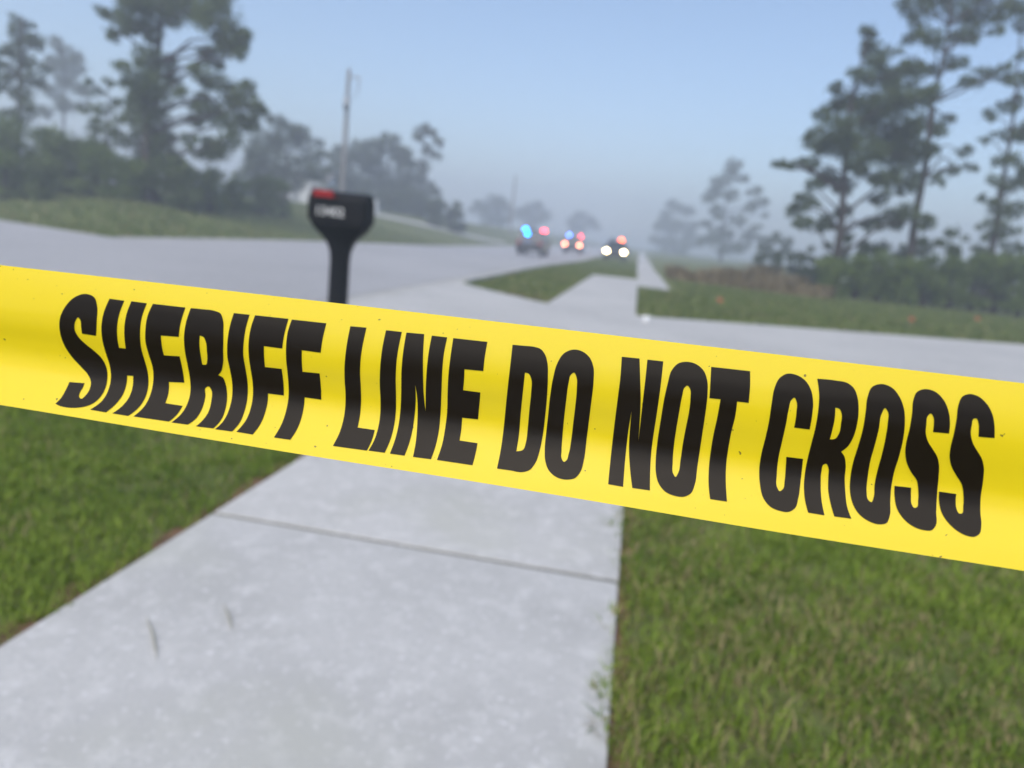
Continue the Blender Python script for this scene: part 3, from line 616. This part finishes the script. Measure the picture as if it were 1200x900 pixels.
# right side
def zc(p): return tuple([740+p[0]/2.1435, p[1]/2.1435] + ([p[2]/2.1435] if len(p) > 2 else []))
tree('pine_tree', 'tallest pine with a leaning bare trunk behind the right-hand shrubs', [(712,640),(722,500),(740,400),(757,250),(790,120),(805,-60)], 35,
     [(680,10,18),(722,30,26),(770,15,32),(830,25,32),(882,38,32),(930,28,30),(970,15,22),(832,88,26),(862,78,20),(922,78,15),(722,82,22),(760,92,22),(690,102,15),(650,132,16),(800,150,20),(882,192,20),(932,182,22),(850,205,14),(962,202,18),
      (745,-30,40),(820,-40,45),(890,-30,40),(780,330,16),(802,300,15),(832,382,16),(852,420,13),(800,425,16),(770,452,14),(735,180,18),(700,215,18),(830,160,14)], PINE, .19, 5.0, r0=.22, conv=zc, depth=2.6, aspect=.4, rs=1.4)
tree('pine_tree', 'dense broad pine clothed in vines at the end of the right-hand tree row', [(530,640),(532,500),(545,300),(598,70)], 34,
     [(595,80,14),(602,120,18),(612,150,18),(580,190,20),(622,200,24),(662,190,24),(700,172,18),(512,222,14),(540,250,20),(498,272,14),(570,260,26),(622,270,30),(672,260,30),(722,250,24),(480,290,13),(512,320,26),(562,320,30),(622,330,30),(682,320,30),(732,310,24),
      (450,338,10),(447,360,14),(482,370,22),(532,370,26),(592,380,30),(652,390,30),(702,380,28),(427,410,10),(382,412,11),(357,411,7),(404,414,8),(452,412,15),(492,440,20),(532,462,20),(578,432,15),(642,450,24),(692,462,24),(440,500,16),(408,530,14),(430,560,16),(482,560,16),(452,462,11),(622,500,16),(652,550,24),(692,530,20),(602,565,16),(742,380,20),(536,530,16),(740,560,16)], PINE, .17, 6.2, r0=.2, conv=zc, depth=2.8, aspect=.45, rs=1.7)
tree('pine_tree', 'slim pine with airy foliage behind the shrubs, farthest from the sidewalk', [(925,640),(930,480),(958,300),(978,60)], 36,
     [(900,290,14),(940,270,16),(972,258,16),(890,350,10),(940,340,18),(978,330,18),(930,402,13),(962,400,18),(910,452,14),(952,462,22),(985,450,20),(920,522,20),(962,522,24),(900,565,15),(942,582,20),(984,140,13),(1000,60,22),(1010,200,25),(1020,320,30),(1015,450,30),(880,500,10)], PINE, .19, 4.8, r0=.17, conv=zc, aspect=.4, rs=1.5)
tree('grey_tree', 'open-crowned misty tree standing alone beyond the brown weeds', [(225,655),(232,560),(250,420)], 145,
     [(255,410,13),(250,430,16),(230,456,18),(282,450,13),(205,482,15),(190,500,12),(310,482,13),(327,510,13),(300,522,15),(250,492,16),(213,532,16),(337,542,7),(265,552,15),(230,582,17),(200,602,17),(240,622,19),(290,592,13),(312,572,11),(322,602,9),(275,620,14),(190,560,10)], OAK, .48, 3.8, r0=.3, conv=zc, rs=1.5)
tree('grey_tree', 'faint rounded tree dissolving in fog beside the far sidewalk', [(105,665),(108,600),(110,530)], 225,
     [(110,520,18),(135,530,16),(85,540,16),(100,570,24),(140,572,20),(70,572,15),(55,602,12),(90,612,24),(130,612,22),(160,602,17),(80,640,17),(120,640,20)], OAK, .75, 4.4, r0=.35, conv=zc, rs=1.3)
tree('grey_tree', 'low dim fogbound tree between the lone misty tree and the pines', [(350,668),(352,640),(355,610)], 85,
     [(340,610,14),(365,600,14),(390,612,14),(330,632,14),(360,640,16),(395,640,14)], OAK, .28, 4, r0=.15, conv=zc, rs=1.4)
k = 0
for (px, pt, pb, rp, z) in [(500,640,770,42,33),(552,632,770,44,33.5),(612,638,772,44,33),(672,622,772,46,32.5),(732,632,772,44,33),(792,616,772,48,33),(852,622,772,48,32.5),(912,640,774,48,33),(972,630,774,48,33),(1030,620,774,48,33)]:
    q_ = zc((px, pt)); qb = zc((px, pb))
    shrub('roadside_shrub', ('bright green shrub at the end of the front row, next to the brown weeds' if px == 500 else 'dense green shrub in the front row at the edge of the lawn'), q_[0], q_[1]+3+random.uniform(-9, 9), qb[1], rp/2.1435, z+random.uniform(-.8, 1.2), SHRUB, .13, 3.6, 'front row of shrubs by the lawn', n=14)
for (px, pt, rp, z) in [(510,578,26,37),(556,598,26,37),(604,596,28,37),(654,604,28,37.5),(702,584,28,38),(760,560,30,37),(804,576,26,37),(852,570,30,37),(902,592,30,37),(952,602,30,37),(1000,600,30,37)]:
    q_ = zc((px, pt))
    shrub('tall_shrub', 'taller dark shrub behind the front row, under the pines', q_[0], q_[1]-5, 352, rp/2.1435, z, VINE, .14, 3.6, 'tall shrubs under the pines', n=12)
for (px, pt, rp, z) in [(432,598,26,44),(472,588,26,42),(402,618,24,46),(352,622,22,50),(312,624,18,54),(452,640,26,40),(492,622,24,39)]:
    q_ = zc((px, pt))
    shrub('dark_shrub', 'dark green shrub behind the brown weeds', q_[0], q_[1]+3, 338, rp/2.1435, z, OAK, .17, 4.0, 'dark shrubs behind the brown weeds')
# brown dead weeds
def weed(px, pt, pb, wpx, z):
    foot = at(px, pb, z); foot[2] = float(T(foot[0], foot[1])); r = wpx*z/FPX; H = max(at(px, pt, z)[2]-foot[2], .4)*random.uniform(.6, 1.1)
    n = int(420); a = RNG.random(n)*2*np.pi; q_ = np.sqrt(RNG.random(n))*r; x = np.cos(a)*q_; y = np.sin(a)*q_*.8
    h = H*(.35+.75*RNG.random(n))*(.75+.4*RNG.random()); lx = RNG.normal(size=n)*.25*h; ly = RNG.normal(size=n)*.25*h; w_ = .022; an = RNG.random(n)*np.pi
    V = np.empty((n, 4, 3)); V[:, 0] = np.stack([x-np.cos(an)*w_, y-np.sin(an)*w_, 0*x-.03], -1); V[:, 1] = np.stack([x+np.cos(an)*w_, y+np.sin(an)*w_, 0*x-.03], -1)
    V[:, 2] = np.stack([x+lx+.01, y+ly, h], -1); V[:, 3] = np.stack([x+lx-.02, y+ly, h], -1)
    root = empty('dead_weeds', tuple(foot)); props(root, 'clump of brown dead weeds between the far sidewalk and the shrubs', 'weeds', 'brown dead weeds')
    mesh_obj('stalks', from_arrays('stalks', V.reshape(-1, 3), np.full(n, 4), np.arange(4*n), np.repeat(RNG.random(n), 4)), WEED, root)
    cen = [np.array([math.cos(t_)*r*.6*RNG.random(), math.sin(t_)*r*.5*RNG.random(), H*(.25+.5*RNG.random())]) for t_ in RNG.random(9)*6.28]
    mesh_obj('seed_heads', leaf_mesh('seed_heads', cen, [r*.45]*9, 1.1, .09, .4, .6), WEED, root)
for (px, pt, pb, wp, z) in [(792,311,328,11,34),(812,308,332,16,33),(835,312,336,18,32),(860,315,340,18,31.5),(885,318,344,18,31),(910,321,348,18,30.5),(935,324,351,18,30),(958,327,353,16,30),(850,306,336,16,36),(890,310,340,16,35),(925,314,344,16,34)]:
    weed(px, pt, pb, wp, z)

# ------------------------------------------------------------------ utility poles
WOOD = mat('weathered_pole', (0.24, 0.23, 0.22), 0.9, 0.1, [(4, (0.18, 0.17, 0.16), 0.4, 0.7, 5)])
METAL = mat('grey_metal', (0.28, 0.29, 0.30), 0.5, 0.4, metal=0.4)
def pole(px, pyt, pyb, z, label, eq=True):
    foot = at(px, pyb, z); foot[2] = float(T(foot[0], foot[1])); H = at(px, pyt, z)[2]-foot[2]
    root = empty('utility_pole', tuple(foot)); props(root, label, 'utility pole')
    Vv, Nf, Ll = tube_arrays([(np.array([[0, 0, -.3], [0, 0, H*.5], [0, 0, H]]), np.array([.20, .17, .13]))], 10)
    mesh_obj('pole', from_arrays('pole', Vv, Nf, Ll, smooth=True), WOOD, root)
    bm = bmesh.new(); add_cyl(bm, (0, 0, H), (0, 0, H+.12), .05, .03, 8); mesh_obj('insulator', bm_mesh('insulator', bm, True), METAL, root)
    if eq:
        bm = bmesh.new(); add_cyl(bm, (.10, -.36, H-2.9), (.10, -.36, H-2.05), .22, .22, 14); add_cyl(bm, (.10, -.36, H-2.05), (.10, -.36, H-1.95), .2, .05, 14); tf = mesh_obj('transformer', bm_mesh('transformer', bm, True), METAL, root)
        bm = bmesh.new(); add_cyl(bm, (.10, -.36, H-1.98), (.10, -.36, H-1.7), .04, .03, 8); mesh_obj('bushing', bm_mesh('bushing', bm, True), METAL, tf)
        bm = bmesh.new(); add_box(bm, (.42, 0, H-.55), (.95, .08, .1)); mesh_obj('bracket_arm', bm_mesh('bracket_arm', bm), WOOD, root)
        bm = bmesh.new(); add_cyl(bm, (.8, 0, H-1.25), (.8, 0, H-.5), .05, .05, 8); add_cyl(bm, (.62, 0, H-1.9), (.8, 0, H-1.25), .035, .05, 8); mesh_obj('fuse_cutout', bm_mesh('fuse_cutout', bm, True), METAL, root)
        bm = bmesh.new(); add_cyl(bm, (.12, -.3, H-2.3), (.62, 0, H-1.9), .02, .02, 6); mesh_obj('lead_wire', bm_mesh('lead_wire', bm), METAL, root)
    return root
pole(400, 86, 246, 56, 'wooden utility pole with a grey transformer rising out of the misty grove')
pole(598, 206, 268, 125, 'faint bare utility pole in the fog above the police lights', False)

# ------------------------------------------------------------------ small things
WPAINT = mat('white_paint', (.75, .76, .77), .6, .3, [(3, (.62, .63, .62), .45, .7, 5)])
ROOFM = mat('grey_shingles', (.16, .155, .15), .9, .1, [(5, (.11, .11, .108), .4, .7, 5)])
GLASS = mat('dark_glass', (.02, .025, .03), .08, .5)
hp = at(352, 222, 84); hz = float(T(hp[0], hp[1]))
hs = empty('white_house', (hp[0], hp[1], hz), math.radians(12)); props(hs, 'small white house with grey roof half hidden behind the trees on the bank', 'house')
bm = bmesh.new(); add_box(bm, (0, 0, 1.3), (7.0, 5.0, 2.6)); mesh_obj('wall', bm_mesh('wall', bm), WPAINT, hs)
bm = bmesh.new(); a = [(-2.8, 2.55), (0, 3.5), (2.8, 2.55), (2.8, 2.62), (0, 3.62), (-2.8, 2.62)]
V = [(-3.8, y, z) for y, z in a]+[(3.8, y, z) for y, z in a]; Fq = [(0, 1, 7, 6), (1, 2, 8, 7), (2, 3, 9, 8), (3, 4, 10, 9), (4, 5, 11, 10), (5, 0, 6, 11), (0, 5, 4, 1), (1, 4, 3, 2), (6, 7, 10, 11), (7, 8, 9, 10)]
bm.free(); mesh_obj('roof', from_py('roof', V, Fq), ROOFM, hs)
V = [(-3.5, -2.5, 2.6), (-3.5, 2.5, 2.6), (-3.5, 0, 3.45), (3.5, -2.5, 2.6), (3.5, 2.5, 2.6), (3.5, 0, 3.45)]
mesh_obj('gable', from_py('gable', V[:3], [(0, 1, 2)]), WPAINT, hs); mesh_obj('gable', from_py('gable', V[3:], [(0, 2, 1)]), WPAINT, hs)
for wx in (-2.2, 2.2):
    bm = bmesh.new(); add_box(bm, (wx, -2.52, 1.5), (1.1, .06, 1.1)); wn = mesh_obj('window', bm_mesh('window', bm), WPAINT, hs)
    for ox in (-.26, .26):
        bm = bmesh.new(); add_box(bm, (wx+ox, -2.555, 1.5), (.46, .02, .98)); mesh_obj('pane', bm_mesh('pane', bm), GLASS, wn)
bm = bmesh.new(); add_box(bm, (0, -2.52, 1.02), (.95, .06, 2.04)); dr = mesh_obj('door', bm_mesh('door', bm), mat('door_paint', (.3, .32, .34), .6), hs)
bm = bmesh.new(); add_cyl(bm, (.36, -2.55, 1.0), (.36, -2.60, 1.0), .03, .03, 8); mesh_obj('handle', bm_mesh('handle', bm), METAL, dr)
# white utility cabinet by the track
up = at(437, 250, 72); uz = float(T(up[0], up[1]))
ub = empty('utility_cabinet', (up[0], up[1], uz)); props(ub, 'small white utility cabinet where the paved track meets the grove', 'utility box')
bm = bmesh.new(); add_box(bm, (0, 0, .55), (.75, .5, 1.1), .03); cb = mesh_obj('cabinet', bm_mesh('cabinet', bm), WPAINT, ub)
bm = bmesh.new(); add_box(bm, (0, -.26, .55), (.6, .02, .9), .006); mesh_obj('door', bm_mesh('door', bm), WPAINT, cb)
bm = bmesh.new(); add_box(bm, (0, 0, 1.13), (.82, .57, .05), .012); mesh_obj('lid', bm_mesh('lid', bm), WPAINT, ub)
# orange marker flags in the lawn
ORG = mat('orange_vinyl', (.34, .12, .06), .6)
for (px, py, lb) in [(838, 366, 'small orange marker flag in the lawn in front of the brown weeds'), (1062, 388, 'small orange marker flag in the lawn in front of the green shrubs'), (1140, 385, 'faint small orange marker flag in the lawn farthest from the sidewalk')]:
    g = G(px, py); fr = empty('marker_flag', tuple(g), random.uniform(-.3, .3)); props(fr, lb, 'flag')
    bm = bmesh.new(); add_cyl(bm, (0, 0, -.05), (0, 0, .34), .0022, .0022, 6); mesh_obj('wire', bm_mesh('wire', bm), METAL, fr)
    V, Fq = [], []
    for k in range(7):
        for s_ in range(2): V.append((.003+.02*k, .012*math.sin(k*.9)*(k/6), .34-.09*s_-.012*k/6))
    for k in range(6): Fq.append((2*k, 2*k+1, 2*k+3, 2*k+2))
    mesh_obj('flag', from_py('flag', V, Fq, True), ORG, fr)
# white pipe cap at the corner of the far lawn
g = G(757, 379); cp = empty('cleanout_pipe', tuple(g)); props(cp, 'short white pipe with a cap at the corner of the lawn beside the sidewalk', 'pipe')
bm = bmesh.new(); add_cyl(bm, (0, 0, -.05), (0, 0, .085), .055, .055, 20); mesh_obj('pipe', bm_mesh('pipe', bm, False), WPAINT, cp)
bm = bmesh.new(); add_cyl(bm, (0, 0, .085), (0, 0, .125), .068, .064, 20); add_box(bm, (0, 0, .135), (.03, .03, .02), .003); mesh_obj('cap', bm_mesh('cap', bm, False), WPAINT, cp)
# dry grass stalks lying on the slab
DRY = mat('dry_grass', (.29, .28, .21), .8)
for (pa, pb_, lb) in [((172, 722), (184, 772), 'dry grass stalk lying on the near sidewalk slab'), ((262, 708), (272, 738), 'shorter faint dry grass stalk lying on the near sidewalk slab')]:
    a = EYE + ray(*pa)*((.036-CH)/ray(*pa)[2]); b2 = EYE + ray(*pb_)*((.036-CH)/ray(*pb_)[2])
    mid = (a+b2)/2+np.array([.004, .002, .003]); Vv, Nf, Ll = tube_arrays([(np.array([a, (a+mid)/2, mid, (mid+b2)/2, b2]), np.array([.0008, .0022, .003, .0025, .0008]))], 6)
    o = mesh_obj('grass_stalk', from_arrays('grass_stalk', np.array(Vv)-a, Nf, Ll, smooth=True), DRY, None, tuple(a)); props(o, lb, 'grass stalk')

# ------------------------------------------------------------------ police vehicles
PAINT = mat('dark_paint', (.035, .04, .042), .3, .5, coat=.5)
TRIM = mat('black_trim', (.012, .012, .013), .6)
RUB = mat('rubber', (.015, .015, .015), .9)
RIM = mat('steel_rim', (.35, .35, .36), .4, .5, metal=.6)
E_BLUE = emit('blue_strobe', (0.0, 0.26, 1.0), 15); E_BLUE2 = emit('deep_blue_strobe', (0.05, 0.16, 1.0), 20)
E_RED = emit('red_strobe', (1.0, 0.03, 0.06), 15); E_AMB = emit('red_amber_strobe', (1.0, 0.11, 0.02), 20)
E_TAIL = emit('tail_lamp', (1.0, 0.25, 0.14), 14); E_HEAD = emit('head_lamp', (1.0, 0.80, 0.42), 28); LENS = mat('clear_lens', (.5, .5, .52), .1)
OFFR = mat('red_lens', (.3, .01, .01), .15)
def police_suv(label, x, y, rz, bar, tails=None, heads=None, extra=None):
    z0 = float(T(x, y))+.014
    root = empty('police_car', (x, y, z0), rz); props(root, label, 'police car', None)
    def part(name, bm, m, par=None, smooth=False): return mesh_obj(name, bm_mesh(name, bm, smooth), m, par or root)
    # local axes: +y forward, x across
    def prism(prof, hw):         # profile (y, z) across x
        bm = bmesh.new(); A = [bm.verts.new((-hw, yy, zz)) for yy, zz in prof]; B = [bm.verts.new((hw, yy, zz)) for yy, zz in prof]; n = len(prof)
        bm.faces.new(A); bm.faces.new(B[::-1])
        for k in range(n): bm.faces.new((A[k], A[(k+1) % n], B[(k+1) % n], B[k]))
        return bm
    bm = prism([(-2.42, .42), (-2.48, .62), (-2.44, .98), (-2.36, 1.06), (.95, 1.08), (1.2, 1.05), (2.15, .96), (2.42, .86), (2.50, .62), (2.46, .38), (1.98, .34), (1.85, .62), (1.6, .76), (1.32, .76), (1.08, .62), (.96, .34), (-.98, .34), (-1.1, .62), (-1.34, .76), (-1.62, .76), (-1.86, .62), (-1.98, .36)], .97)
    bmesh.ops.bevel(bm, geom=[e for e in bm.edges if abs(e.verts[0].co.x)+abs(e.verts[1].co.x) > 1.9 and e.verts[0].co.x*e.verts[1].co.x > 0], offset=.06, segments=2, profile=.6, affect='EDGES')
    body = part('body', bm, PAINT)
    bw, tw = .90, .72
    P4 = [(-2.34, 1.05), (-2.12, 1.66), (-1.85, 1.74), (.1, 1.75), (.35, 1.70), (1.12, 1.06)]
    bm = bmesh.new(); fr = lambda zz: bw+(tw-bw)*(zz-1.05)/.70
    A = [bm.verts.new((-fr(zz), yy, zz)) for yy, zz in P4]; B = [bm.verts.new((fr(zz), yy, zz)) for yy, zz in P4]
    bm.faces.new(A); bm.faces.new(B[::-1])
    for k in range(6): bm.faces.new((A[k], A[(k+1) % 6], B[(k+1) % 6], B[k]))
    cabin = part('cabin', bm, PAINT)
    def pane(name, pts): mesh_obj(name, from_py(name, pts, [tuple(range(len(pts)))]), GLASS, root)
    pane('rear_window', [(-.74, -2.32, 1.14), (.74, -2.32, 1.14), (.66, -2.155, 1.60), (-.66, -2.155, 1.60)])
    pane('windshield', [(-.80, 1.06, 1.13), (.80, 1.06, 1.13), (.66, .41, 1.67), (-.66, .41, 1.67)])
    for s in (-1, 1):
        for (ya, yb, yc, yd) in ((-2.0, -1.2, -1.2, -1.85), (-1.1, -.1, -.1, -1.1), (0, .85, .3, 0)):
            pane('side_window', [(s*(fr(1.13)+.008), ya, 1.13), (s*(fr(1.13)+.008), yb, 1.13), (s*(fr(1.62)+.008), yc, 1.62), (s*(fr(1.62)+.008), yd, 1.62)])
        bm = bmesh.new(); add_box(bm, (s*1.05, .75, 1.12), (.2, .1, .15), .02); part('mirror', bm, TRIM)
    for s in (-1, 1):
        for yy in (-1.48, 1.46):
            bm = bmesh.new(); add_cyl(bm, (s*.70, yy, .37), (s*.95, yy, .37), .37, .37, 24); wh = part('wheel', bm, RUB)
            bm = bmesh.new(); add_cyl(bm, (s*.93, yy, .37), (s*.962, yy, .37), .23, .21, 16); part('rim', bm, RIM, wh)
    bm = bmesh.new(); add_box(bm, (0, -2.46, .52), (1.9, .16, .26), .03); part('rear_bumper', bm, TRIM)
    bm = bmesh.new(); add_box(bm, (0, 2.48, .50), (1.9, .14, .24), .03); part('front_bumper', bm, TRIM)
    bm = bmesh.new(); add_box(bm, (0, 2.47, .76), (1.0, .06, .2), .02); part('grille', bm, TRIM)
    for s in (-1, 1):
        bm = bmesh.new(); add_box(bm, (s*.78, -2.46, .92), (.24, .07, .22), .02); part('tail_light', bm, (tails or OFFR))
        bm = bmesh.new(); add_box(bm, (s*.74, 2.40, .82), (.30, .12, .17), .02); part('headlight', bm, (heads or LENS))
    bm = bmesh.new(); add_box(bm, (0, -.55, 1.80), (1.3, .30, .05), .01); lb_ = part('light_bar', bm, TRIM)
    for (xx, m) in bar:
        bm = bmesh.new(); add_box(bm, (xx, -.55, 1.875), (.26, .30, .12), .02); part('strobe', bm, m, lb_)
    for (pos, m) in (extra or []):
        bm = bmesh.new(); add_box(bm, pos, (.22, .10, .14), .02); part('strobe', bm, m, body)
    return root
ya = 56; police_suv('police car seen from behind with cyan and red strobes, nearer of two on the road', lat(628.5, ya)-.1, ya, 0.0,
    [(-.78+.13, E_BLUE), (0, TRIM), (.72, E_RED)], None, None, [((-.22, -2.36, 1.56), E_BLUE)])
yb = 82; police_suv('police car farther up the road with glowing tail lights and blue and red strobes', lat(673.5, yb), yb, 0.0, [(-.6, E_BLUE2), (0, TRIM), (.68, E_RED)], E_TAIL)
yc = 68; police_suv('police car facing the camera with bright headlights and a red amber strobe by the verge', lat(723, yc), yc, math.pi, [(-.36, E_AMB), (.5, TRIM)], None, E_HEAD)

# ------------------------------------------------------------------ morning fog
bm = bmesh.new(); add_box(bm, (0, 75, 13.4), (900, 820, 30.0)); hm = bpy.data.materials.new('fog'); hm.use_nodes = True; t = hm.node_tree; t.nodes.clear()
pv = t.nodes.new('ShaderNodeVolumePrincipled'); pv.inputs['Color'].default_value = (.76, .82, .93, 1); pv.inputs['Density'].default_value = 0.0048; pv.inputs['Anisotropy'].default_value = 0.2
ot = t.nodes.new('ShaderNodeOutputMaterial'); t.links.new(pv.outputs[0], ot.inputs['Volume'])
props(mesh_obj('haze', bm_mesh('haze', bm), hm), 'pale blue morning fog filling the air over road and trees', 'fog', kind='stuff')
